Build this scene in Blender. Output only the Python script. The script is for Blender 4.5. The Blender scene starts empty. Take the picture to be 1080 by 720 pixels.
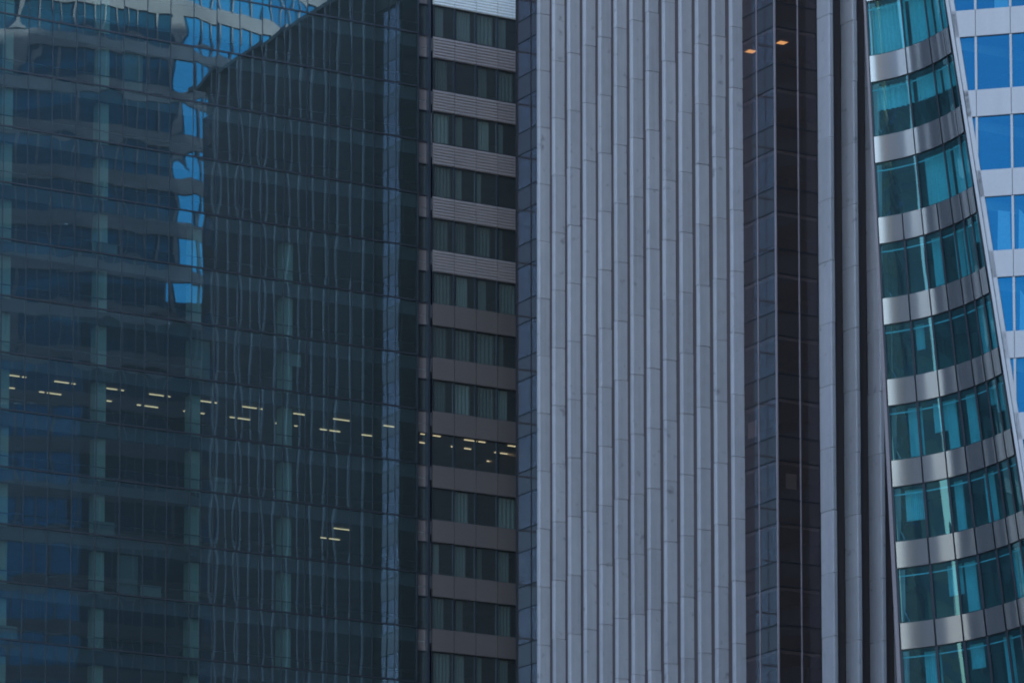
import bpy, math, random
from mathutils import Vector
from math import sin, cos, radians, pi, sqrt
random.seed(7)
S = bpy.context.scene
COL = S.collection

# ---------------------------------------------------------------- camera
F_PX, CX_PX, CY_PX, TILT, EYE = 4840.0, 540.0, 1037.0, radians(6.63), 1.7   # in 1080 x 720 photo pixels
cam = bpy.data.cameras.new("camera")
cam.sensor_fit = 'HORIZONTAL'; cam.sensor_width = 36.0
cam.lens = 36.0 * F_PX / 1080.0
cam.shift_y = (CY_PX - 360.0) / 1080.0
cam.clip_start = 1.0; cam.clip_end = 20000.0
camo = bpy.data.objects.new("camera", cam); COL.objects.link(camo)
camo.location = (0, 0, EYE); camo.rotation_euler = (pi / 2 + TILT, 0, 0)
S.camera = camo

# ---------------------------------------------------------------- sky, sun, exposure
SUN_AZ, SUN_EL = radians(-17.0), radians(34.0)
w = bpy.data.worlds.new("World"); S.world = w; w.use_nodes = True
wt = w.node_tree
sky = wt.nodes.new('ShaderNodeTexSky'); sky.sky_type = 'NISHITA'; sky.sun_disc = False
sky.sun_elevation = SUN_EL; sky.sun_rotation = SUN_AZ
wt.links.new(sky.outputs[0], wt.nodes['Background'].inputs[0])
wt.nodes['Background'].inputs[1].default_value = 0.145
sl = bpy.data.lights.new("sun", 'SUN'); sl.energy = 2.6; sl.angle = radians(0.5); sl.color = (1.0, 0.92, 0.82)
slo = bpy.data.objects.new("sun", sl); COL.objects.link(slo)
slo.rotation_euler = Vector((-sin(SUN_AZ) * cos(SUN_EL), -cos(SUN_AZ) * cos(SUN_EL), -sin(SUN_EL))).to_track_quat('-Z', 'Y').to_euler()
S.view_settings.view_transform = 'Standard'; S.view_settings.look = 'None'
S.view_settings.gamma = 1.0; S.view_settings.use_curve_mapping = False
S.view_settings.exposure = 2.24
S.render.engine = 'CYCLES'
S.cycles.filter_width = 1.9          # the long lens is a little soft

# ---------------------------------------------------------------- materials
def new_mat(name):
    m = bpy.data.materials.new(name); m.use_nodes = True
    nt = m.node_tree; nt.nodes.clear()
    return m, nt, nt.nodes.new('ShaderNodeOutputMaterial')

def mathn(nt, op, a, b=None):
    n = nt.nodes.new('ShaderNodeMath'); n.operation = op
    for i, v in enumerate((a, b)):
        if v is None: continue
        if isinstance(v, (int, float)): n.inputs[i].default_value = v
        else: nt.links.new(v, n.inputs[i])
    return n.outputs[0]

def fresnel(nt, base):
    lw = nt.nodes.new('ShaderNodeLayerWeight'); lw.inputs['Blend'].default_value = 0.5
    p = mathn(nt, 'POWER', lw.outputs['Facing'], 4.0)
    return mathn(nt, 'ADD', mathn(nt, 'MULTIPLY', p, 1.0 - base), base)

def surface(name, col, rough=0.7, metal=0.0, var=0.15, scale=(0.5, 0.5, 0.15), fine=0.08, rand=0.0, spec=0.4):
    """solid surface: base colour with cloudy stains, fine grain and a little difference from piece to piece"""
    m, nt, out = new_mat(name)
    b = nt.nodes.new('ShaderNodeBsdfPrincipled')
    tc = nt.nodes.new('ShaderNodeTexCoord')
    mp = nt.nodes.new('ShaderNodeMapping'); mp.inputs['Scale'].default_value = scale
    nt.links.new(tc.outputs['Object'], mp.inputs[0])
    n1 = nt.nodes.new('ShaderNodeTexNoise'); n1.inputs['Scale'].default_value = 1.0; n1.inputs['Detail'].default_value = 6
    nt.links.new(mp.outputs[0], n1.inputs[0])
    n2 = nt.nodes.new('ShaderNodeTexNoise'); n2.inputs['Scale'].default_value = 9.0; n2.inputs['Detail'].default_value = 4
    nt.links.new(tc.outputs['Object'], n2.inputs[0])
    f = mathn(nt, 'ADD', mathn(nt, 'MULTIPLY', mathn(nt, 'SUBTRACT', n1.outputs[0], 0.5), 2 * var * 2),
              mathn(nt, 'MULTIPLY', mathn(nt, 'SUBTRACT', n2.outputs[0], 0.5), 2 * fine * 2))
    if rand:
        oi = nt.nodes.new('ShaderNodeObjectInfo')
        f = mathn(nt, 'ADD', f, mathn(nt, 'MULTIPLY', mathn(nt, 'SUBTRACT', oi.outputs['Random'], 0.5), 2 * rand))
    f = mathn(nt, 'ADD', f, 1.0)
    mx = nt.nodes.new('ShaderNodeVectorMath'); mx.operation = 'SCALE'
    mx.inputs[0].default_value = col; nt.links.new(f, mx.inputs['Scale'])
    nt.links.new(mx.outputs[0], b.inputs['Base Color'])
    b.inputs['Roughness'].default_value = rough; b.inputs['Metallic'].default_value = metal
    b.inputs['Specular IOR Level'].default_value = spec
    nt.links.new(b.outputs[0], out.inputs[0])
    return m

def glass(name, trans, refl, base, wave=0.0, wave_scale=0.6, rand=0.0, black_lift=(0.03, 0.035, 0.04)):
    """coated window glass: a tinted see-through layer under a mirror-like coating"""
    m, nt, out = new_mat(name)
    tr = nt.nodes.new('ShaderNodeBsdfTransparent'); tr.inputs[0].default_value = (*[v / 0.75 for v in trans], 1)
    df = nt.nodes.new('ShaderNodeBsdfDiffuse'); df.inputs[0].default_value = (*[v / 0.25 for v in black_lift], 1)   # even diffuse veil lifting the blacks, haze put into the colour
    t = nt.nodes.new('ShaderNodeMixShader'); t.inputs[0].default_value = 0.25
    nt.links.new(tr.outputs[0], t.inputs[1]); nt.links.new(df.outputs[0], t.inputs[2])
    g = nt.nodes.new('ShaderNodeBsdfGlossy'); g.inputs['Color'].default_value = (*refl, 1); g.inputs['Roughness'].default_value = 0.0
    if wave:
        tc = nt.nodes.new('ShaderNodeTexCoord')
        n = nt.nodes.new('ShaderNodeTexNoise'); n.inputs['Scale'].default_value = wave_scale; n.inputs['Detail'].default_value = 1
        nt.links.new(tc.outputs['Object'], n.inputs[0])
        bp = nt.nodes.new('ShaderNodeBump'); bp.inputs['Strength'].default_value = 1.0; bp.inputs['Distance'].default_value = wave
        nt.links.new(n.outputs[0], bp.inputs['Height']); nt.links.new(bp.outputs[0], g.inputs['Normal'])
    mx = nt.nodes.new('ShaderNodeMixShader')
    fr = fresnel(nt, base)
    if rand:
        oi = nt.nodes.new('ShaderNodeObjectInfo')
        fr = mathn(nt, 'MULTIPLY', fr, mathn(nt, 'ADD', mathn(nt, 'MULTIPLY', oi.outputs['Random'], 2 * rand), 1 - rand))
    nt.links.new(fr, mx.inputs[0]); nt.links.new(t.outputs[0], mx.inputs[1]); nt.links.new(g.outputs[0], mx.inputs[2])
    nt.links.new(mx.outputs[0], out.inputs[0])
    return m

def dark_glass(name, col, refl, base, wave=0.0, wave_scale=0.6):
    """back-painted glass: a dull dark body under a mirror-like coating"""
    m, nt, out = new_mat(name)
    d = nt.nodes.new('ShaderNodeBsdfDiffuse'); d.inputs[0].default_value = (*col, 1)
    g = nt.nodes.new('ShaderNodeBsdfGlossy'); g.inputs['Color'].default_value = (*refl, 1); g.inputs['Roughness'].default_value = 0.02
    if wave:
        tc = nt.nodes.new('ShaderNodeTexCoord')
        n = nt.nodes.new('ShaderNodeTexNoise'); n.inputs['Scale'].default_value = wave_scale; n.inputs['Detail'].default_value = 1
        nt.links.new(tc.outputs['Object'], n.inputs[0])
        bp = nt.nodes.new('ShaderNodeBump'); bp.inputs['Strength'].default_value = 1.0; bp.inputs['Distance'].default_value = wave
        nt.links.new(n.outputs[0], bp.inputs['Height']); nt.links.new(bp.outputs[0], g.inputs['Normal'])
    mx = nt.nodes.new('ShaderNodeMixShader')
    nt.links.new(fresnel(nt, base), mx.inputs[0]); nt.links.new(d.outputs[0], mx.inputs[1]); nt.links.new(g.outputs[0], mx.inputs[2])
    nt.links.new(mx.outputs[0], out.inputs[0])
    return m

def lamp_mat(name, col, strength):
    m, nt, out = new_mat(name)
    e = nt.nodes.new('ShaderNodeEmission'); e.inputs[0].default_value = (*col, 1); e.inputs[1].default_value = strength
    nt.links.new(e.outputs[0], out.inputs[0]); return m

M = {}
M['ground'] = surface('paving', (0.16, 0.155, 0.15), 0.9, var=0.2, scale=(0.05, 0.05, 0.05))
# glass tower
M['a_glass'] = glass('coated_blue_glass', (0.38, 0.53, 0.52), (0.58, 0.84, 0.92), 0.19, black_lift=(0.030, 0.036, 0.035))
M['a_mull'] = surface('dark_mullion', (0.03, 0.033, 0.04), 0.45, spec=0.5)
M['a_spandrel'] = surface('violet_grey_infill', (0.10, 0.095, 0.115), 0.6, rand=0.2)
M['a_slab'] = surface('slab_concrete', (0.20, 0.20, 0.21), 0.9)
M['a_core'] = surface('core_wall', (0.10, 0.115, 0.12), 0.9)
M['a_column'] = surface('pale_column', (0.34, 0.38, 0.345), 0.7, var=0.05)
M['a_blind'] = surface('pale_blind', (0.30, 0.295, 0.28), 0.8, rand=0.5)
M['a_cabinet'] = surface('grey_roller_blind', (0.20, 0.23, 0.23), 0.8, rand=0.4)
M['a_post'] = surface('dark_post', (0.035, 0.04, 0.05), 0.4)
M['a_louvre'] = surface('bronze_grey_louvre', (0.34, 0.28, 0.26), 0.27, metal=0.6, var=0.08, fine=0.03)
M['b_glass'] = glass('green_grey_glass', (0.44, 0.53, 0.52), (0.7, 0.92, 0.95), 0.08, black_lift=(0.046, 0.050, 0.049))
M['a_slats'] = surface('skylit_louvre', (0.43, 0.365, 0.35), 0.34, metal=0.3, var=0.06, fine=0.03)  # slats given a paler tone for the skylight on the upper rows
M['a_glare'] = surface('glare_louvre', (0.85, 0.84, 0.80), 0.35, metal=0.1, var=0.03)  # overexposed glare of the top row painted as a white base colour
M['tube'] = lamp_mat('lit_tube', (1.0, 0.72, 0.44), 0.34)
# ribbed tower
M['rib'] = surface('grey_concrete_rib', (0.53, 0.53, 0.55), 0.72, var=0.12, scale=(0.9, 0.9, 0.13), fine=0.05, rand=0.03, spec=0.35)
def rib_concrete():
    """precast concrete: every cast length a shade of its own, rain streaks, pores"""
    m, nt, out = new_mat('grey_concrete_rib')
    b = nt.nodes.new('ShaderNodeBsdfPrincipled'); tc = nt.nodes.new('ShaderNodeTexCoord'); oi = nt.nodes.new('ShaderNodeObjectInfo')
    sep = nt.nodes.new('ShaderNodeSeparateXYZ'); nt.links.new(tc.outputs['Object'], sep.inputs[0])
    lvl = mathn(nt, 'FLOOR', mathn(nt, 'DIVIDE', mathn(nt, 'SUBTRACT', sep.outputs['Z'], 0.45), 3.63))
    cmb = nt.nodes.new('ShaderNodeCombineXYZ'); nt.links.new(lvl, cmb.inputs[0]); nt.links.new(mathn(nt, 'MULTIPLY', oi.outputs['Random'], 97.0), cmb.inputs[1])
    wn = nt.nodes.new('ShaderNodeTexWhiteNoise'); wn.noise_dimensions = '2D'; nt.links.new(cmb.outputs[0], wn.inputs['Vector'])
    f = mathn(nt, 'MULTIPLY', mathn(nt, 'SUBTRACT', wn.outputs['Value'], 0.5), 0.13)
    for scale, det, amt in (((1.1, 1.1, 0.10), 5, 0.30), ((7.0, 7.0, 0.12), 3, 0.22), ((2.4, 2.4, 1.6), 6, 0.22)):
        mp = nt.nodes.new('ShaderNodeMapping'); mp.inputs['Scale'].default_value = scale; nt.links.new(tc.outputs['Object'], mp.inputs[0])
        n = nt.nodes.new('ShaderNodeTexNoise'); n.inputs['Scale'].default_value = 1.0; n.inputs['Detail'].default_value = det; nt.links.new(mp.outputs[0], n.inputs[0])
        f = mathn(nt, 'ADD', f, mathn(nt, 'MULTIPLY', mathn(nt, 'SUBTRACT', n.outputs[0], 0.5), amt))
    # sparse dark blotches
    n = nt.nodes.new('ShaderNodeTexNoise'); n.inputs['Scale'].default_value = 1.5; n.inputs['Detail'].default_value = 2; nt.links.new(tc.outputs['Object'], n.inputs[0])
    bl = mathn(nt, 'MULTIPLY', mathn(nt, 'MAXIMUM', mathn(nt, 'SUBTRACT', n.outputs[0], 0.66), 0.0), -3.0)
    f = mathn(nt, 'ADD', mathn(nt, 'ADD', f, bl), 1.0)
    mx = nt.nodes.new('ShaderNodeVectorMath'); mx.operation = 'SCALE'; mx.inputs[0].default_value = (0.46, 0.43, 0.435); nt.links.new(f, mx.inputs['Scale'])
    nt.links.new(mx.outputs[0], b.inputs['Base Color']); b.inputs['Roughness'].default_value = 0.7; b.inputs['Specular IOR Level'].default_value = 0.35
    nt.links.new(b.outputs[0], out.inputs[0]); return m
M['rib'] = rib_concrete()
M['c_glass'] = glass('smoked_glass', (0.54, 0.49, 0.48), (0.70, 0.70, 0.86), 0.042, black_lift=(0.042, 0.034, 0.032))
M['c_panel'] = dark_glass('smoked_panel', (0.054, 0.042, 0.040), (0.74, 0.68, 0.74), 0.045)
M['c_strip'] = dark_glass('black_glass_strip', (0.11, 0.085, 0.078), (0.8, 0.85, 1.0), 0.04)
M['c_mull'] = surface('pale_mullion', (0.36, 0.29, 0.30), 0.4)
M['c_mull2'] = surface('dark_coping', (0.09, 0.09, 0.10), 0.6)
M['c_dark'] = surface('dark_frame', (0.02, 0.02, 0.024), 0.5)
M['c_slab'] = surface('grey_slab', (0.16, 0.15, 0.15), 0.9)
M['c_core'] = surface('brown_core', (0.075, 0.065, 0.06), 0.9, var=0.3)
M['ceiling_lamp'] = lamp_mat('orange_lamp', (1.0, 0.56, 0.20), 0.55)
M['sheet'] = surface('paper', (0.75, 0.72, 0.68), 0.9, var=0.03)
# curved tower
M['d_glass'] = glass('teal_glass', (0.20, 0.58, 0.64), (0.26, 0.62, 0.74), 0.13, black_lift=(0.018, 0.036, 0.040))
M['d_metal'] = surface('brushed_steel_band', (0.37, 0.375, 0.40), 0.24, metal=0.85, var=0.05, fine=0.03)
M['d_frame'] = surface('dark_joint', (0.03, 0.035, 0.045), 0.5)
M['d_edge'] = surface('rosy_edge_frame', (0.20, 0.17, 0.18), 0.45)
M['e_panel'] = surface('light_grey_panel', (0.355, 0.34, 0.35), 0.5, var=0.06, scale=(1.5, 1.5, 0.35), fine=0.03)
M['e_glass'] = glass('deep_blue_glass', (0.36, 0.66, 0.74), (0.001, 0.12, 0.25), 0.42, wave=0.003, wave_scale=0.5, rand=0.12)
M['e_far_glass'] = dark_glass('blue_band_glass', (0.022, 0.13, 0.22), (0.03, 0.27, 0.50), 0.48, wave=0.014, wave_scale=0.35)  # blue body stands in for the sky these windows would mirror
M['e_far_band'] = surface('grey_band', (0.21, 0.21, 0.24), 0.5, var=0.25, scale=(0.2, 0.2, 0.6))
M['d_slab'] = surface('office_slab', (0.30, 0.31, 0.31), 0.9)
M['d_core'] = surface('office_core', (0.14, 0.18, 0.18), 0.9, var=0.3)
M['curtain'] = surface('pale_curtain', (0.75, 0.80, 0.80), 0.9, var=0.05)
# unseen neighbours for the reflections
M['cream'] = surface('cream_stone', (0.36, 0.28, 0.16), 0.8)
M['slate'] = surface('slate_cladding', (0.10, 0.11, 0.12), 0.6)
M['pale'] = surface('pale_concrete', (0.27, 0.27, 0.27), 0.8)
M['far_glass'] = dark_glass('far_window', (0.024, 0.023, 0.022), (0.7, 0.74, 0.76), 0.10)

# ---------------------------------------------------------------- mesh helpers
Z = Vector((0, 0, 1))

class MB:
    def __init__(self): self.v = []; self.f = []; self.smooth = False
    def quad(self, a, b, c, d):
        i = len(self.v); self.v += [Vector(a), Vector(b), Vector(c), Vector(d)]; self.f.append((i, i + 1, i + 2, i + 3))
    def poly(self, pts):
        i = len(self.v); self.v += [Vector(p) for p in pts]; self.f.append(tuple(range(i, i + len(pts))))
    def box(self, o, x, y, z):
        """parallelepiped from corner o along the three vectors"""
        i = len(self.v); o = Vector(o)
        self.v += [o, o + x, o + x + y, o + y, o + z, o + x + z, o + x + y + z, o + y + z]
        for q in ((0, 3, 2, 1), (4, 5, 6, 7), (0, 1, 5, 4), (1, 2, 6, 5), (2, 3, 7, 6), (3, 0, 4, 7)):
            self.f.append(tuple(i + k for k in q))
    def prism(self, pts, z0, z1):
        """plan polygon extruded between two heights"""
        i = len(self.v); n = len(pts)
        self.v += [Vector((p[0], p[1], z0)) for p in pts] + [Vector((p[0], p[1], z1)) for p in pts]
        self.f.append(tuple(i + k for k in reversed(range(n)))); self.f.append(tuple(i + n + k for k in range(n)))
        for k in range(n):
            k2 = (k + 1) % n; self.f.append((i + k, i + k2, i + n + k2, i + n + k))
    def slab_poly(self, pts, back):
        """a flat polygon given thickness along the vector back"""
        i = len(self.v); n = len(pts)
        self.v += [Vector(p) for p in pts] + [Vector(p) + back for p in pts]
        self.f.append(tuple(i + k for k in range(n))); self.f.append(tuple(i + n + k for k in reversed(range(n))))
        for k in range(n):
            k2 = (k + 1) % n; self.f.append((i + k2, i + k, i + n + k, i + n + k2))
    def grid(self, fn, nu, nv):
        i = len(self.v)
        for b in range(nv + 1):
            for a in range(nu + 1): self.v.append(Vector(fn(a / nu, b / nv)))
        for b in range(nv):
            for a in range(nu):
                k = i + b * (nu + 1) + a; self.f.append((k, k + 1, k + nu + 2, k + nu + 1))
    def shell(self, fn, nu, nv, off):
        """curved sheet with a thickness: fn(s,t) is the face, fn(s,t)+off(s,t) the back"""
        self.grid(fn, nu, nv); self.grid(lambda s, t: Vector(fn(s, t)) + off(s, t), nu, nv)
        for (p, q, cnt) in ((lambda s: (s, 0), 0, nu), (lambda s: (s, 1), 0, nu), (lambda s: (0, s), 0, nv), (lambda s: (1, s), 0, nv)):
            for k in range(cnt):
                a = p(k / cnt); b = p((k + 1) / cnt)
                A_, B_ = Vector(fn(*a)), Vector(fn(*b)); self.quad(A_, B_, B_ + off(*b), A_ + off(*a))
    def build(self, name, mat, parent=None, smooth=False):
        base = parent_base(parent) if parent else Vector((0, 0, 0))
        me = bpy.data.meshes.new(name)
        me.from_pydata([tuple(v - base) for v in self.v], [], self.f)
        if smooth: me.polygons.foreach_set('use_smooth', [True] * len(me.polygons))
        me.materials.append(mat); me.update()
        o = bpy.data.objects.new(name, me); COL.objects.link(o)
        if parent: o.parent = parent
        return o

def parent_base(o):
    b = Vector((0, 0, 0))
    while o is not None:
        b += o.location; o = o.parent
    return b

def thing(name, label, cat, loc, group=None):
    o = bpy.data.objects.new(name, None); COL.objects.link(o); o.location = loc
    o.empty_display_size = 2.0
    return tag(o, label, cat, group)

def tag(o, label, cat, group=None):
    o['label'] = label; o['category'] = cat
    if group: o['group'] = group
    return o

# ---------------------------------------------------------------- ground
g = MB(); g.quad((-9000, -9000, 0), (9000, -9000, 0), (9000, 9000, 0), (-9000, 9000, 0))
go = g.build('ground', M['ground']); go['kind'] = 'structure'

# the street grid all the towers but the curved one follow
GA = radians(60.0)
U = Vector((sin(GA), cos(GA), 0)); N = Vector((cos(GA), -sin(GA), 0))

def project(p):
    X, Y, z = p[0], p[1], p[2] - EYE
    d = Y * cos(TILT) + z * sin(TILT); up = -Y * sin(TILT) + z * cos(TILT)
    return CX_PX + F_PX * X / d, CY_PX - F_PX * up / d

# ================================================================ glass tower on the left
A0 = Vector((-3.5276, 287.716, 0))
def A(u, w_, z): return A0 + U * u + N * w_ + Z * z
HA, ZA = 3.525, 89.47
def za(j): return ZA + HA * j
J0, J1 = -11, 4                      # detailed storeys J0 .. J1-1
MOD, U0 = 1.6, -30.1
K0, K1 = -6, 17                      # curtain wall bays
UEND = U0 + MOD * K1                 # right end of the glass skin
A_TOP = 162.0
tower = thing('glass_office_tower', 'dark blue glass tower with wavy reflections and one storey of lit ceiling tubes', 'tower', A(-10, -15, 0))

# glass panes: every pane slightly pillowed and tilted, as sealed units are
def pane_fn(k, j):
    r = random.Random(k * 131 + j * 17 + 5)
    colr = random.Random(k * 977 + 3)
    amp = r.gauss(0.0, 0.0014) + (0.0014 if colr.random() < .5 else -0.0011)
    tx, tz = r.gauss(0, 0.0007), r.gauss(0, 0.00025)
    ph, a2 = r.uniform(0, 6.28), r.gauss(0, 0.00035)
    u0, z0 = U0 + MOD * k, za(j)
    def fn(s, t):
        e = amp * (1 - (2 * s - 1) ** 2) * (1 - abs(2 * t - 1) ** 5)
        e += tx * (s - .5) * MOD + tz * (t - .5) * HA + a2 * sin(ph + 4 * t + 5 * s)
        return A(u0 + MOD * s, e, z0 + HA * t)
    return fn
cells = []
for k in range(K0, K1):
    for j in range(J0, J1):
        x0, y0 = project(A(U0 + MOD * k, 0, za(j))); x1, y1 = project(A(U0 + MOD * (k + 1), 0, za(j + 1)))
        wpx = max(0, min(x1, 1080) - max(x0, 0)); hpx = max(0, min(y0, 720) - max(y1, 0))
        cells.append((wpx * hpx, k, j))
cells.sort(reverse=True)
rest = MB()
for n_, (ar, k, j) in enumerate(cells):
    if n_ < 100:
        m = MB(); m.grid(pane_fn(k, j), 6, 12); m.build('glass_pane', M['a_glass'], tower, smooth=True)
    else:
        rest.grid(pane_fn(k, j), 6, 12)
ro = rest.build('curtain_glazing', M['a_glass'], tower, smooth=True); ro['kind'] = 'stuff'
zlo, zhi = za(J0), za(J1)
for k in range(K0, K1 + 1):
    m = MB(); m.box(A(U0 + MOD * k - .022, -.06, zlo), U * .044, N * .085, Z * (zhi - zlo)); m.build('mullion', M['a_mull'], tower)
for j in range(J0, J1 + 1):
    m = MB(); m.box(A(U0 + MOD * K0, -.08, za(j) - .05), U * (UEND - U0 - MOD * K0), N * .12, Z * .10); m.build('transom', M['a_mull'], tower)
for j in range(J0, J1):
    L = UEND - U0 - MOD * K0
    m = MB(); m.box(A(U0 + MOD * K0, -.20, za(j) + .68), U * L, N * .06, Z * .05); m.build('guard_rail', M['a_mull'], tower)
    m = MB()
    for k in range(K0, K1):
        m.box(A(U0 + MOD * k + .05, -.16, za(j + 1) - .93), U * (MOD - .10), N * -.05, Z * .80)
    m.build('spandrel_panel', M['a_spandrel'], tower)
# floors run right through the building, behind both kinds of facade
for j in range(J0, J1 + 1):
    m = MB(); m.box(A(U0 + MOD * K0, -.30, za(j) - .9), U * 46.0, N * -9.5, Z * .85); m.build('floor_slab', M['a_slab'], tower)
m = MB(); m.box(A(U0 + MOD * K0, -9.8, zlo), U * 46.0, N * -.3, Z * (zhi - zlo)); m.build('core_wall', M['a_core'], tower)
for ku in (-31.6, -25.15, -18.7, -12.3):
    m = MB()
    for j in range(J0, J1 if ku < -20 else -2):
        m.box(A(ku, -.55, za(j) - .04), U * .72, N * -.7, Z * (HA - .87))
    m.build('interior_column', M['a_column'], tower)
# a few blinds and cabinets behind the glass
for i in range(20):
    k = random.randint(K0, K1 - 4); j = random.randint(J0, J1 - 1); full = random.random() < .4
    h = random.uniform(.5, 1.1) if not full else 2.5
    m = MB(); m.box(A(U0 + MOD * k + .1, -.45, za(j) + (.05 if random.random() < .6 else 2.55 - h)), U * random.choice((.6, 1.4, 1.4)), N * -.06, Z * min(h, 2.5))
    m.build('blind', M['a_cabinet'], tower)
# --- banded return: louvred spandrels and window ribbons, right of the glass skin
BU = [UEND + .78 + MOD * i for i in range(-0, 6)]
BU = [-1.78 + 1.6 * i for i in range(0, 6)]
UB1 = BU[-1] + .02
for j in range(J0, J1):
    z0 = za(j); zs = z0 - 1.42          # spandrel from zs to z0, window from z0 - HA ... zs
    # louvred band
    m = MB()
    for i in range(5):
        a0 = BU[i] + .02; L = MOD - .04
        m.box(A(a0, -.16, zs), U * L, N * .06, Z * 1.42)
        if j > -3:
            for q in range(7):
                zz = zs + .06 + q * .195
                i0 = len(m.v)
                m.v += [A(a0, -.10, zz), A(a0 + L, -.10, zz), A(a0 + L, -.01, zz), A(a0, -.01, zz),
                        A(a0, -.10, zz + .17), A(a0 + L, -.10, zz + .17), A(a0 + L, -.01, zz + .10), A(a0, -.01, zz + .10)]
                for qd in ((0, 3, 2, 1), (4, 5, 6, 7), (0, 1, 5, 4), (1, 2, 6, 5), (2, 3, 7, 6), (3, 0, 4, 7)):
                    m.f.append(tuple(i0 + t for t in qd))
        else:
            m.box(A(a0, -.10, zs), U * L, N * .10, Z * 1.42)
    m.build('louvre_band', M['a_glare'] if j == 3 else M['a_slats'] if j > -3 else M['a_louvre'], tower)
    # windows, each with its frame; some with a curtain or a lowered blind
    for i in range(5):
        a0 = BU[i] + .05; L = MOD - .10; zb, zt = z0 - HA + .04, zs - .04
        m = MB(); m.quad(A(a0, -.14, zb), A(a0 + L, -.14, zb), A(a0 + L, -.14, zt), A(a0, -.14, zt)); wd = m.build('window', M['b_glass'], tower)
        fr = MB()
        fr.box(A(a0 - .05, -.16, zb - .04), U * .05, N * .10, Z * (zt - zb + .08)); fr.box(A(a0 + L, -.16, zb - .04), U * .05, N * .10, Z * (zt - zb + .08))
        fr.box(A(a0, -.16, zb - .04), U * L, N * .10, Z * .04); fr.box(A(a0, -.16, zt), U * L, N * .10, Z * .04)
        fr.build('frame', M['a_post'], wd)
        r = random.random()
        if i == 1 and j < 0: r = .1
        if r < .85 and j != -5:
            c = MB(); x0 = a0 + random.choice((.02, .05, .3)); wd_ = min(random.uniform(.5, 1.5), a0 + L - x0)
            def cf(s, t, x0=x0, wd_=wd_, zb=zb, zt=zt): return A(x0 + wd_ * s, -.42 + .05 * sin(s * 30), zb + (zt - zb) * t)
            c.shell(cf, 24, 1, lambda s, t: N * -.02); c.build('curtain', M['a_blind'], wd)
    # narrow return between the glass skin and the post
    m = MB(); m.quad(A(UEND + .06, -.30, z0 - HA + .04), A(UEND + .76, -.30, z0 - HA + .04), A(UEND + .76, -.30, z0 - HA + 2.09), A(UEND + .06, -.30, z0 - HA + 2.09)); wd = m.build('window', M['b_glass'], tower)
    fr = MB(); fr.box(A(UEND + .06, -.30, zs - .06), U * .70, N * .12, Z * .06); fr.box(A(UEND + .06, -.30, z0 - HA - .04), U * .70, N * .12, Z * .07); fr.build('frame', M['a_post'], wd)
    m = MB(); m.box(A(UEND + .06, -.34, zs), U * .70, N * .08, Z * .55); m.box(A(UEND + .06, -.34, zs + .62), U * .70, N * .08, Z * .76)
    m.build('infill_panel', M['a_louvre'], tower)
m = MB(); m.box(A(UEND + .76, -.36, zlo - 2), U * .16, N * .42, Z * (zhi - zlo)); m.build('corner_post', M['a_post'], tower)
m = MB(); m.box(A(UEND + .031, -.40, zlo), U * .03, N * .42, Z * (zhi - zlo)); m.build('end_plate', M['a_post'], tower)
# plainer storeys above and below the ones in view, and ends lengthened to block mirrored sky
def plain(name, z0, z1, ua, ub):
    m = MB(); m.box(A(ua, -.25, z0), U * (ub - ua), N * -34.0, Z * (z1 - z0)); m.build(name, M['far_glass'], tower)
    b = MB(); z = z0
    while z < z1 - .9:
        b.box(A(ua - .02, -.20, z + .01), U * (ub - ua + .04), N * .14, Z * .9); z += HA
    b.build('storey_band', M['a_louvre'], tower)
plain('lower_facade', 0.0, zlo - 1.5, U0 + MOD * K0, 57.0)
plain('extended_facade', 0.0, A_TOP - 2.0, -72.0, U0 + MOD * K0 - .4)  # unseen wing added so reflections meet dark facade instead of sky
plain('upper_facade', zhi + .1, A_TOP, U0 + MOD * K0, 57.0)
m = MB(); m.box(A(UB1 + .05, -.25, zlo - 1.4), U * (57 - UB1), N * -34, Z * (zhi - zlo + 1.4)); m.build('extended_facade', M['a_louvre'], tower)
m = MB(); m.box(A(U0 + MOD * K0 - .3, .02, zlo), U * .27, N * -34, Z * (zhi - zlo)); m.build('side_wall', M['a_core'], tower)
m = MB(); m.box(A(U0 + MOD * K0, -10.2, zlo - 1.4), U * (UB1 - U0 - MOD * K0), N * -23, Z * (zhi - zlo + 1.4)); m.build('rear_block', M['a_core'], tower)

# lit ceiling tubes of that tower: rows of fittings under the ceilings
def u_at(px, w_):
    lo, hi = -40.0, 20.0
    for _ in range(50):
        mid = (lo + hi) / 2
        if project(A(mid, w_, za(-5)))[0] < px: lo = mid
        else: hi = mid
    return lo
def tube(u0, u1, w_, j, label, group):
    z = za(j + 1) - .98
    b = Vector(A(u0, w_, z)); e = MB()
    e.box(A(u0, w_, z), U * (u1 - u0), N * -.09, Z * .04)
    o = bpy.data.objects.new('ceiling_tube', None)
    o = e.build('ceiling_tube', M['tube']); base = A((u0 + u1) / 2, w_, z)
    for v in o.data.vertices: v.co -= base
    o.location = base
    tag(o, label, 'ceiling light', group)
ROW1 = [(10, 21), (24, 28), (58, 73), (76, 80), (113, 124), (127, 131), (158, 173), (177, 180), (212, 223), (226, 229), (256, 271), (274, 277), (310, 322), (352, 369), (405, 416)]
ROW2 = [(10, 16), (42, 47), (50, 65), (96, 99), (113, 118), (145, 149), (153, 167), (194, 199), (212, 216), (243, 248), (251, 264), (291, 297), (311, 314), (338, 345), (348, 359), (382, 393)]
ORD = 'first second third fourth fifth sixth seventh eighth ninth tenth eleventh twelfth thirteenth fourteenth fifteenth sixteenth'.split()
LIT = 'lit ceiling tubes on the bright storey behind the curtain wall'
for i, (a, b) in enumerate(ROW1): tube(u_at(a, -1.5), u_at(b, -1.5), -1.5, -6, ORD[i] + ' lit ceiling tube from the left, upper row behind the blue curtain wall', LIT)
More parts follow.
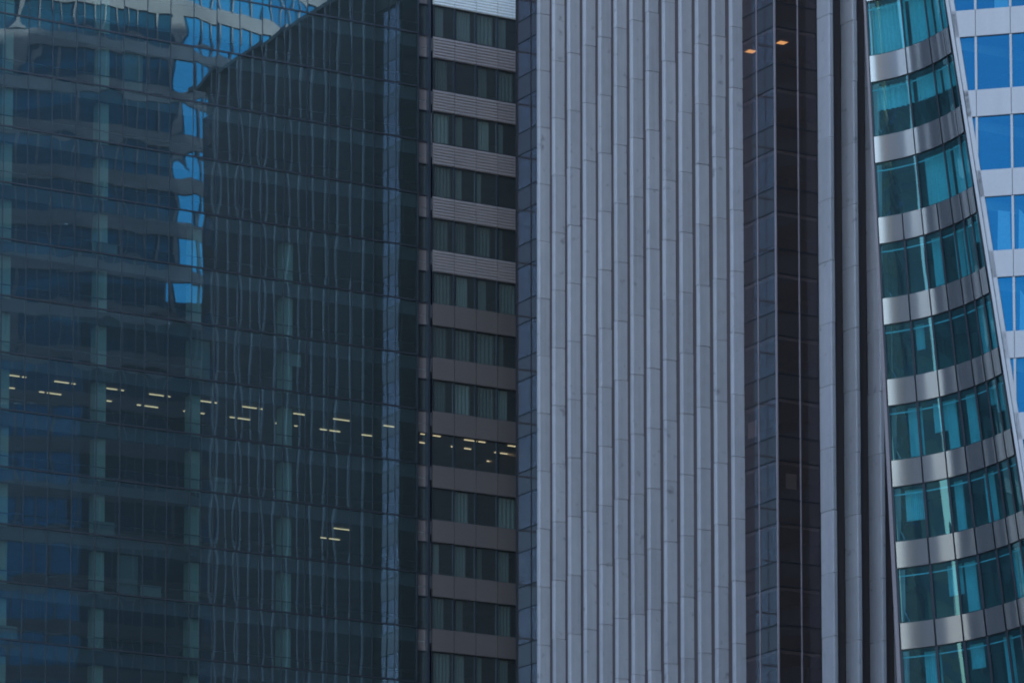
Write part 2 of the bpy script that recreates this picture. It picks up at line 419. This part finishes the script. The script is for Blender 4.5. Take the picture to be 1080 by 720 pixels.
for i, (a, b) in enumerate(ROW2): tube(u_at(a, -4.4), u_at(b, -4.4), -4.4, -6, ORD[i] + ' lit ceiling tube from the left, lower row behind the blue curtain wall', LIT)
for i, (a, b, w_) in enumerate(((339, 345, -4.4), (348, 359, -4.4), (353, 370, -1.5))):
    tube(u_at(a, w_), u_at(b, w_), w_, -8, ('shorter lower lit tube', 'longer lower lit tube', 'topmost long lit tube')[i] + ' of the lone cluster two storeys below the bright row', 'lone cluster of lit tubes in the curtain wall')
RIBBON = [(444, 453, -2.3), (457, 465, -2.3), (490, 503, -2.3), (505, 512, -2.3), (536, 546, -2.3), (443, 452, -4.4), (476, 479, -4.4), (490, 497, -4.4), (522, 525, -4.4), (528, 541, -4.4), (529, 546, -5.8), (514, 524, -6.8), (528, 535, -7.2)]
RIBBON.sort(key=lambda q: (-q[2], q[0]))
for i, (a, b, w_) in enumerate(RIBBON):
    row = [q for q in RIBBON if q[2] == w_]; k = row.index((a, b, w_))
    where = 'in the top row' if w_ == -2.3 else 'in the second row' if w_ == -4.4 else 'low down'
    first = ORD[k] if len(row) > 1 else {-5.8: 'rightmost', -6.8: 'deep', -7.2: 'deepest'}[w_]
    tube(u_at(a, w_), u_at(b, w_), w_, -6, first + ' lit ceiling tube from the left ' * (len(row) > 1) + ' lit ceiling tube ' * (len(row) == 1) + where + ' of the bare ribbon window', 'lit ceiling tubes behind the ribbon windows')

# ================================================================ ribbed concrete tower in the middle
P0 = Vector((15.0724, 255.5, 0))
def C(a, b, z): return P0 + U * a - N * b + Z * z
HC, ZT, ZJ = 3.63, 84.55, 83.97
LB, LA, C_TOP = 29.6, 48.0, 103.6
rib_tower = thing('ribbed_tower', 'tall tower of close vertical grey concrete ribs with a smoked glass corner', 'tower', C(20, 14, 0))
def rib(pts, flat_top=C_TOP):
    """one full-height rib of stacked precast lengths with open joints; pts = plan outline"""
    m = MB(); r = random.Random(int(pts[0][0] * 100) + int(pts[0][1] * 37))
    dz = r.uniform(-.06, .06)
    z = ZJ + dz - HC * 24
    prev = 0.0
    segs = []
    while prev < C_TOP - .05:
        top = min(z, C_TOP)
        if top > prev + .1: segs.append((prev, top))
        prev = max(prev, top); z += HC
    cx_ = sum(p[0] for p in pts) / len(pts); cy_ = sum(p[1] for p in pts) / len(pts)
    for (z0, z1) in segs:
        jx, jy = r.uniform(-.012, .012), r.uniform(-.012, .012)
        m.prism([(C(p[0] + jx, p[1] + jy, 0).x, C(p[0] + jx, p[1] + jy, 0).y) for p in pts], z0, z1 - .032)
    inner = [(cx_ + (p[0] - cx_) * .84, cy_ + (p[1] - cy_) * .70) for p in pts]
    m.prism([(C(p[0], p[1], 0).x, C(p[0], p[1], 0).y) for p in inner], 0.01, C_TOP - .06)
    m.build('concrete_rib', M['rib'], rib_tower)
RD, RT, RP, RB = 0.73, 0.34, 1.84, 3.43
for k in range(13):
    b = RB + RP * k
    c_ = .07
    rib([(0.03, b), (0.03, b + RT + .03), (-RD + c_, b + RT), (-RD, b + RT - c_), (-RD, b + c_), (-RD + c_, b)])
FD, FT, FA, FP = 1.22, 0.34, 2.92, 1.665
for k in range(26):
    a = FA + FP * k
    c_ = .06
    rib([(a, -.0), (a + c_ * .6, -FD + c_), (a + c_ * 1.5, -FD), (a + FT - c_, -FD), (a + FT, -FD + c_), (a + FT + .08, 0)])
# black glass between the ribs
for k in range(13):
    b = RB + RP * k + RT + .03; L = (RP - RT - .03) if k < 12 else 0
    if L <= 0: continue
    m = MB(); m.box(C(.04, b, 0), U * .05, -N * L, Z * C_TOP); m.build('glass_strip', M['c_strip'], rib_tower)
for k in range(25):
    a = FA + FP * k + FT + .08; L = FP - FT - .08
    m = MB(); m.box(C(a, .05, 0), U * L, -N * .05, Z * C_TOP)
    m.build('glass_strip', M['c_strip'], rib_tower)
# corner bays in smoked glass: (name of axis, from, to)
JC0, JC1 = -10, 5
def bay_left(b0, b1, z0, z1, mat, name, off=0.02, parent=None):
    m = MB(); m.box(C(off, b0, z0), U * .03, -N * (b1 - b0), Z * (z1 - z0)); return m.build(name, mat, parent or rib_tower)
def bay_right(a0, a1, z0, z1, mat, name, off=0.02, parent=None):
    m = MB(); m.box(C(a0, off, z0), U * (a1 - a0), -N * .03, Z * (z1 - z0)); return m.build(name, mat, parent or rib_tower)
for j in range(JC0, JC1):
    zt = ZT + HC * j                        # transom, window sill above it
    z_s = zt - 1.40                         # bottom of the spandrel
    for (b0, b1) in ((.06, 1.86), (1.94, 3.40)):
        bay_left(b0, b1, zt + .04, zt + HC - 1.44, M['c_glass'], 'window', random.uniform(.018, .024))
    for (a0, a1) in ((.06, 1.54), (1.62, 2.88)):
        bay_right(a0, a1, zt + .04, zt + HC - 1.44, M['c_glass'], 'window', random.uniform(.018, .024))
    bay_left(26.0, 29.54, zt + .04, zt + HC - 1.44, M['c_glass'], 'window')
    for q in ((.06, 1.86), (1.94, 3.40), (26.0, 29.54)): bay_left(q[0], q[1], z_s + .02, zt - .04, M['c_panel'], 'spandrel_panel', .012)
    for q in ((.06, 1.54), (1.62, 2.88)): bay_right(q[0], q[1], z_s + .02, zt - .04, M['c_panel'], 'spandrel_panel', .012)
for j in range(JC0, JC1 + 1):
    for zz, th in ((ZT + HC * j - .04, .08), (ZT + HC * j - 1.44, .06)):
        m = MB(); m.box(C(-.005, .05, zz), U * .06, -N * 3.35, Z * th); m.box(C(.05, -.005, zz), U * 2.85, -N * .06, Z * th)
        m.build('transom', M['c_dark'], rib_tower)
        m = MB(); m.box(C(-.005, 25.95, zz), U * .06, -N * 3.6, Z * th); m.build('transom', M['c_dark'], rib_tower)
z0c, z1c = ZT + HC * JC0, ZT + HC * JC1
for (a, b, wa, wb, mt) in ((-.04, -.04, .09, .09, 'c_mull'), (-.02, 1.87, .06, .06, 'c_mull'), (1.55, -.03, .06, .06, 'c_mull'), (-.03, 29.54, .08, .1, 'c_dark'), (-.02, 27.75, .05, .05, 'c_dark'), (2.885, -.03, .05, .06, 'c_dark')):
    m = MB(); m.box(C(a, b, z0c), U * wa, -N * wb, Z * (z1c - z0c)); m.build('mullion', M[mt], rib_tower)
# inside
for j in range(JC0, JC1 + 1):
    zt = ZT + HC * j
    m = MB(); m.box(C(.22, .22, zt - 1.05), U * 8.0, -N * 29.2, Z * .95); m.box(C(8.23, .22, zt - 1.05), U * 39, -N * 3.0, Z * .95)
    m.build('floor_slab', M['c_slab'], rib_tower)
    m = MB(); m.box(C(.07, .07, zt - 1.62), U * .10, -N * 3.3, Z * .34); m.box(C(.175, .07, zt - 1.62), U * 2.7, -N * .10, Z * .34)  # strip added to stand in for floor reflections in the corner glass
    m.build('reflection_strip', M['rib'], rib_tower)
m = MB(); m.box(C(8.3, 3.3, z0c), U * 39.5, -N * 26.2, Z * (C_TOP - z0c)); m.box(C(4.5, 5.5, z0c), U * 3.7, -N * 20.0, Z * (C_TOP - z0c)); m.build('core_wall', M['c_core'], rib_tower)
m = MB(); m.box(C(.02, .02, 0), U * 47.9, -N * 29.5, Z * (z0c - .1)); m.build('lower_facade', M['c_strip'], rib_tower)
m = MB(); m.box(C(.10, .10, z1c + .1), U * 47.8, -N * 29.4, Z * (C_TOP - z1c - .3)); m.build('upper_facade', M['c_strip'], rib_tower)
m = MB(); m.box(C(.1, LB - .02, z0c - .05), U * 47.8, -N * .2, Z * (C_TOP - z0c - .2)); m.build('rear_wall', M['c_strip'], rib_tower)
m = MB(); m.box(C(-.80, -1.30, C_TOP - .04), U * 48.9, -N * 31.1, Z * .30); m.build('roof_slab', M['c_mull2'], rib_tower)
# orange square ceiling lamps in the corner office near the top
def lamp(px, py, label):
    # ceiling height of that storey, then the point of the ceiling seen at that pixel
    zc = ZT + HC * 1 - 1.08
    best = None
    for ia in range(2, 130):
        for ib in range(2, 120):
            p = C(.05 * ia, .05 * ib, zc); q = project(p)
            d = (q[0] - px) ** 2 + (q[1] - py) ** 2
            if best is None or d < best[0]: best = (d, p)
    p = best[1]
    t = thing('ceiling_lamp', label, 'ceiling light', p)
    m = MB(); m.box(p - U * .26 - N * .26 - Z * .03, U * .52, N * .52, Z * .03); m.build('diffuser', M['ceiling_lamp'], t)
    m = MB()
    for (o_, x, y) in ((Vector((0, 0, 0)), U * .7, N * .05), (N * .65, U * .7, N * .05), (N * .05, U * .05, N * .60), (N * .05 + U * .65, U * .05, N * .60)):
        m.box(p - U * .35 - N * .35 - Z * .04 + o_, x, y, Z * .04)
    m.build('frame', M['c_dark'], t)

# ================================================================ curved tower on the right
PE = Vector((18.84, 192.0, 0)); ZREF, ZAP = 66.77, 101.854
SL = 5.1956 / (ZAP - ZREF)
ED = Vector((1, -.256, 0)).normalized(); EN = Vector((-.256, -1, 0)).normalized()     # along and out of the flat facade
EY = 1.539; PHI_E = radians(63.06); PHI_0 = radians(18.2)
KY = EY * cos(PHI_E) * SL + .256 * sin(PHI_E) * SL
CX0 = 14.055; CY0 = 192.0 - EY * 5.1956 * cos(PHI_E)
def D(phi, z, off=0.0):
    """point of the hollow cone; off moves it away from the axis, into the building"""
    R = SL * (ZAP - z)
    return Vector((CX0 + (R + off) * sin(phi) + .004 * (ZREF - z), CY0 - KY * (ZREF - z) + (EY * R + off) * cos(phi), z))
def edge_s(z):
    return (D(PHI_E, z) - PE).dot(ED)
def E(s, z, out=0.0): return Vector((PE.x, PE.y, 0)) + ED * s + EN * out + Z * z
HD, ZD, ZE = 3.565, 65.60, 62.69           # storey, window sills of the hollow side and of the flat side
curved = thing('curved_office_tower', 'tower with a hollow teal glass front, steel bands and a white panelled blue side', 'tower', (34, 214, 0))
PH = [radians(v) for v in (18.2, 28.17, 36.28, 43.39, 49.96, 55.0, 59.3, 63.06)]
def out_vec(d): return lambda s, t: Vector((0, 0, 0))
for j in range(-9, 3):
    zb = ZD + HD * j; zt = zb + 2.36
    double = j >= -2
    cols = [(0, 2), (2, 4), (4, 6), (6, 7)] if double else [(i, i + 1) for i in range(7)]
    for (i0, i1) in cols:
        p0, p1 = PH[i0], PH[i1]; eps = .006
        rc = random.Random(j * 17 + i0 * 5); pa, pb, pc = rc.gauss(0, .004), rc.uniform(0, 6.28), rc.gauss(0, .0022)
        def fn(s, t, p0=p0, p1=p1, zb=zb, zt=zt, pa=pa, pb=pb, pc=pc): return D(p0 + (p1 - p0) * s, zb + (zt - zb) * t, .05 + pa * sin(3.14 * s) * (1 - abs(2 * t - 1) ** 3) + pc * sin(pb + 9 * s + 1.5 * t))
        m = MB(); m.grid(fn, 20 if not double else 32, 6); wd = m.build('window', M['d_glass'], curved, smooth=True)
        f = MB()
        for q0, q1, oo in ((p0 - eps * .5, p0 + eps * 1.1, -.02), (p1 - eps * 1.1, p1 + eps * .5, -.02)):
            def ff(s, t, q0=q0, q1=q1): return D(q0 + (q1 - q0) * s, zb + (zt - zb) * t, -.03)
            f.shell(ff, 1, 2, lambda s, t: Vector((.05, .16, 0))); f.build('frame', M['d_frame'], wd); f = MB()
        def fb(s, t): return D(p0 + (p1 - p0) * s, zt - .34 + .05 * t, .09)
        f = MB(); f.shell(fb, 6, 1, lambda s, t: Vector((.01, .05, 0))); f.build('head_rail', M['curtain'], wd)
        # curtains hanging behind the pane
        rr = random.Random(j * 31 + i0 * 7)
        if rr.random() < (.9 if i0 == 0 or j >= -2 else .6):
            lo = rr.choice((0.0, .1, .45)) if i0 else rr.choice((.05, .3, .55)); wd_ = rr.uniform(.3, .6); hh = 1.0 if rr.random() < .7 else rr.uniform(.35, .6)
            if j >= -2: lo, wd_ = .08, .88; hh = .46 if (j == -1) else 1.0
            q0 = p0 + (p1 - p0) * lo; q1 = p0 + (p1 - p0) * min(1, lo + wd_)
            npl = rr.randint(7, 11)
            def cf(s, t): return D(q0 + (q1 - q0) * s, zt - .08 - (zt - zb - .1) * hh * (1 - t), .45 + .09 * sin(s * 6.28 * npl) * (.7 + .3 * sin(9 * s)))
            c = MB(); c.shell(cf, 60, 1, lambda s, t: Vector((.005, .02, 0))); c.build('curtain', M['curtain'], wd, smooth=True)
    # steel band under the windows
    z0, z1 = zb - 1.20, zb
    joints = cols if j >= -1 else [(i, i + 1) for i in range(7)]
    m = MB()
    for (i0, i1) in joints:
        p0, p1 = PH[i0] + .0045, PH[i1] - .0045
        rc = random.Random(i0 * 7 + 1); pa, pb = rc.uniform(.004, .009), rc.uniform(0, 6.28); qa = random.Random(j * 13 + i0).gauss(0, .0035)
        def fn(s, t): return D(p0 + (p1 - p0) * s, z0 + .03 + (z1 - z0 - .06) * t, -.05 + pa * sin(6.28 * s * (i1 - i0) + pb) + qa * sin(3.14 * s) + qa * .4 * sin(5 * s + 3 * t))
        m.shell(fn, 24, 3, lambda s, t: Vector((.015, .08, 0)))
    m.build('steel_band', M['d_metal'], curved, smooth=True)
    m = MB()
    def fn(s, t): return D(PH[0] + (PH[-1] - PH[0]) * s, z0 - .04 + (z1 - z0 + .08) * t, .06)
    m.shell(fn, 24, 1, lambda s, t: Vector((.02, .10, 0))); m.build('band_backing', M['d_frame'], curved)
    # floor behind it
    m = MB()
    def fn(s, t): return D(PH[0] + .02 + (PH[-1] - PH[0] - .04) * s, zb - .95, .30 + 5.0 * t)
    m.shell(fn, 16, 2, lambda s, t: Vector((0, 0, .45))); m.build('floor_slab', M['d_slab'], curved)
def fn(s, t): return D(PH[0] + .02 + (PH[-1] - PH[0] - .04) * s, 28 + (ZAP - 20 - 28) * t, 4.2)
m = MB(); m.shell(fn, 16, 4, lambda s, t: Vector((.05, .2, 0))); m.build('core_wall', M['d_core'], curved)
# rosy steel frame along the far edge of the hollow
m = MB()
def fn(s, t): return D(PHI_0 - .024 + .019 * s, 24 + 52 * t, -.04)
m.shell(fn, 1, 12, lambda s, t: Vector((.10, .38, 0))); m.build('edge_frame', M['d_edge'], curved)
# --- flat side: white panels, blue windows, clipped along the slanted edge
def clip(poly, off):
    """keep the part of a (s,z) polygon to the right of the slanted edge moved by off"""
    outp = []
    for i in range(len(poly)):
        a, b = poly[i], poly[(i + 1) % len(poly)]
        da, db = a[0] - edge_s(a[1]) - off, b[0] - edge_s(b[1]) - off
        if da >= 0: outp.append(a)
        if da * db < 0:
            t = da / (da - db); outp.append((a[0] + (b[0] - a[0]) * t, a[1] + (b[1] - a[1]) * t))
    return outp
SM = [1.17 + 1.51 * (i - 1) for i in range(0, 9)]
S_END = SM[-1]
def add_panel(m, poly, out, depth):
    if len(poly) >= 3: m.slab_poly([E(s, z, out) for s, z in poly], -EN * depth)
rooms = random.Random(11)
for j in range(-9, 3):
    zb = ZE + HD * j; zt = zb + 2.36
    pm = MB()
    for i in range(len(SM) - 1):
        s0, s1 = SM[i], SM[i + 1]
        g_ = .012
        add_panel(pm, clip([(s0 + g_, zb - 1.185), (s1 - g_, zb - 1.185), (s1 - g_, zb - .015), (s0 + g_, zb - .015)], .20), 0, .10)
        pw = clip([(s0 + .06, zb), (s1 - .06, zb), (s1 - .06, zt), (s0 + .06, zt)], .40)
        if len(pw) >= 3:
            m = MB(); m.poly([E(s_, z_, -.10) for s_, z_ in pw]); wd = m.build('window', M['e_glass'], curved)
            if rooms.random() < .8:
                x0 = s0 + rooms.choice((.15, .75)); x1 = x0 + .6
                c = clip([(x0, zb + .1), (x1, zb + .1), (x1 - .05, zb + rooms.uniform(1.2, 2.2)), (x0 + .05, zb + 1.9)], .5)
                if len(c) >= 3:
                    m = MB(); add_panel(m, c, -.55, .03); m.build('curtain', M['curtain'], wd)  # pale panel stands in for soft light blobs mirrored in the pane
        fm = MB()
        add_panel(fm, clip([(s0 - .05, zb), (s0 + .05, zb), (s0 + .05, zt), (s0 - .05, zt)], .22), -.02, .10)
        if fm.v: fm.build('window_post', M['e_panel'], curved)
    pm.build('white_panel_row', M['e_panel'], curved)
    m = MB(); add_panel(m, clip([(-3, zb - 1.2), (S_END, zb - 1.2), (S_END, zb), (-3, zb)], .21), -.12, .05); m.build('panel_backing', M['d_frame'], curved)
    m = MB(); add_panel(m, clip([(-3, zb - .9), (S_END, zb - .9), (S_END, zb - .5), (-3, zb - .5)], .6), -.35, 5.0); m.build('floor_slab', M['d_slab'], curved)
m = MB()
ze0, ze1 = 26.0, 73.5
m.slab_poly([E(edge_s(ze0) + .03, ze0, .03), E(edge_s(ze0) + .17, ze0, .03), E(edge_s(ze1) + .17, ze1, .03), E(edge_s(ze1) + .03, ze1, .03)], -EN * .14)
m.slab_poly([E(edge_s(ze0) + .20, ze0, 0), E(edge_s(ze0) + .385, ze0, 0), E(edge_s(ze1) + .385, ze1, 0), E(edge_s(ze1) + .20, ze1, 0)], -EN * .14)
m.build('slanted_edge_trim', M['e_panel'], curved)
m = MB(); m.slab_poly([E(8.0, 28, -3.0), E(S_END, 28, -3.0), E(S_END, 72, -3.0), E(8.0, 72, -3.0)], -EN * .2); m.build('partition_wall', M['d_core'], curved)
# the rest of the oval tower: storey rings round the back and above
def ring_path(z):
    tip = D(PHI_0, min(z, 90), .3)
    pts = []
    if 26 < z < 73:
        pts.append(E(S_END + .02, 0))
    elif z >= 73:
        pts += [E(edge_s(min(z, 93)) + .4, 0)]
    else:
        pts += [E(edge_s(30) + .4, 0)]
    pts += [E(28, 0), E(52, 0, -1.0), E(70, 0, -6.0), E(80, 0, -18.0), Vector((92, 216, 0)), Vector((86, 232, 0)), Vector((72, 241, 0)), Vector((54, 243, 0)), Vector((45.5, 241.3, 0)), Vector((38, 238, 0)), Vector((31.5, 233.2, 0)), Vector((26.5, 227, 0)), Vector((22.8, 220.8, 0)), Vector((20.0, 214, 0))]
    pts.append(Vector((tip.x + .2, tip.y + .6, 0)))
    return pts
def ring(z0, z1, inset, mat, name, posts=False):
    pts = ring_path((z0 + z1) / 2)
    cx_ = Vector((50, 214, 0)); m = MB(); n = len(pts)
    q = [p + (cx_ - p).normalized() * inset for p in pts]
    for k in range(n - 1):
        a, b = q[k], q[k + 1]
        m.quad(a + Z * z0, b + Z * z0, b + Z * z1, a + Z * z1)
        if posts:
            L_ = (b - a).length; d_ = (b - a) / L_; o_ = Vector((-d_.y, d_.x, 0)); o_ = o_ if o_.dot(a - cx_) > 0 else -o_
            for i in range(int(L_ / 1.6)):
                m.box(a + d_ * (1.6 * i + .2) + Z * (z1 + .0), d_ * .16, o_ * .10, Z * (HD - (z1 - z0)))
    if z0 >= 73 or z1 <= 26:
        m.quad(q[-1] + Z * z0, q[0] + Z * z0, q[0] + Z * z1, q[-1] + Z * z1)
    m.build(name, mat, curved)
for j in range(-17, 20):
    zb = ZE + HD * j
    if zb - 1.2 < 0: continue
    ring(zb - 1.2, zb, 0.0, M['e_far_band'] if j > -10 else M['e_panel'], 'storey_band', posts=True)
    ring(zb, zb + HD - 1.2, .15, M['e_far_glass'], 'glazing_band')
E_TOP = ZE + HD * 20 - 1.2
m = MB(); m.prism([(p.x, p.y) for p in ring_path(120)], E_TOP, E_TOP + 1.2); m.build('roof_slab', M['e_panel'], curved)

# ================================================================ small things in the smoked corner
lamp(792, 54, 'small orange ceiling lamp behind the dark corner glass, left of the pale corner mullion')
lamp(825, 45, 'larger orange ceiling lamp behind the dark corner glass, right of the pale corner mullion')
def sheet(px, py, wm, hm, face, label):
    lo = None
    if face == 'right':
        best = min(((project(C(.01 * i, .12, ZT + HC * -8 + .02 * q))[0] - px) ** 2 + (project(C(.01 * i, .12, ZT + HC * -8 + .02 * q))[1] - py) ** 2, i, q) for i in range(0, 280, 4) for q in range(0, 1200, 4))
        p = C(.01 * best[1], .10, ZT + HC * -8 + .02 * best[2]); m = MB(); m.box(p - U * wm / 2 - Z * hm / 2, U * wm, -N * .01, Z * hm)
    else:
        best = min(((project(C(.12, .01 * i, ZT + HC * -8 + .02 * q))[0] - px) ** 2 + (project(C(.12, .01 * i, ZT + HC * -8 + .02 * q))[1] - py) ** 2, i, q) for i in range(0, 340, 4) for q in range(0, 1200, 4))
        p = C(.10, .01 * best[1], ZT + HC * -8 + .02 * best[2]); m = MB(); m.box(p + N * wm / 2 - Z * hm / 2, U * .01, -N * wm, Z * hm)
    o = m.build('paper_sheet', M['sheet'])
    for v in o.data.vertices: v.co -= p
    o.location = p; tag(o, label, 'paper sheet')
sheet(834, 508, .72, .88, 'right', 'pale square sheet on the brown corner glass right of the corner mullion')
sheet(794, 453, .95, .95, 'left', 'pale square sheet behind the bluish corner glass beside the last rib')

# ================================================================ unseen blocks for the mirrored glass, most added to darken its reflections
def block(name, label, mat, x, y, sx, sy, h, storey=3.6, win=.55, step=5.4, wide=1.0, post=None):
    t = thing(name, label, 'building', (x + sx / 2, y + sy / 2, 0))
    m = MB(); m.box((x, y, 0), Vector((sx, 0, 0)), Vector((0, sy, 0)), Z * h); m.build('wall', M['far_glass'], t)
    b = MB(); z = 0.0
    while z < h - 1:
        b.box((x - .2, y - .2, z), Vector((sx + .4, 0, 0)), Vector((0, sy + .4, 0)), Z * storey * (1 - win)); z += storey
    b.box((x - .3, y - .3, h + .01), Vector((sx + .6, 0, 0)), Vector((0, sy + .6, 0)), Z * 1.0)
    b.build('storey_band', mat, t)
    p = MB(); xx = x
    while xx < x + sx:
        p.box((xx, y - .3, 0), Vector((wide, 0, 0)), Vector((0, sy + .6, 0)), Z * h); xx += step
    yy = y
    while yy < y + sy:
        p.box((x - .3, yy, 0), Vector((sx + .6, 0, 0)), Vector((0, wide, 0)), Z * h); yy += step
    p.build('pier', post or mat, t)
block('stone_office_block', 'cream stone office block mirrored as pale streaks in the hollow teal glass', M['cream'], -200, 60, 50, 45, 130)
block('low_dark_blocker', 'unseen low dark block added to darken the lower teal windows', M['slate'], -150, -25, 75, 55, 72)  # added to put a dark mass low in the reflections
block('pale_sky_blocker', 'unseen pale block added to cover bright sky mirrored in the teal glass', M['pale'], -230, 104, 40, 76, 120)  # added and widened to close a bright sky gap in the reflections
block('tall_sky_blocker', 'unseen tall dark block added to cover sky mirrored in the teal glass beside the ribbed tower', M['slate'], -200, 195, 50, 60, 150)  # added to hide horizon sky from the hollow glass
block('rear_dark_blocker', 'unseen dark block behind the curved tower, added to darken the lower left curtain wall reflection', M['slate'], 28.5, 247, 32, 14, 97, step=1.7, wide=.22, post=M['pale'])  # added so the lower curtain wall mirrors something dark
block('far_sky_blocker', 'unseen tall dark block beyond the glass tower, added to block sky at the teal glass edge', M['slate'], -190, 268, 95, 50, 165)  # added to keep bright sky out of the hollow front's edge
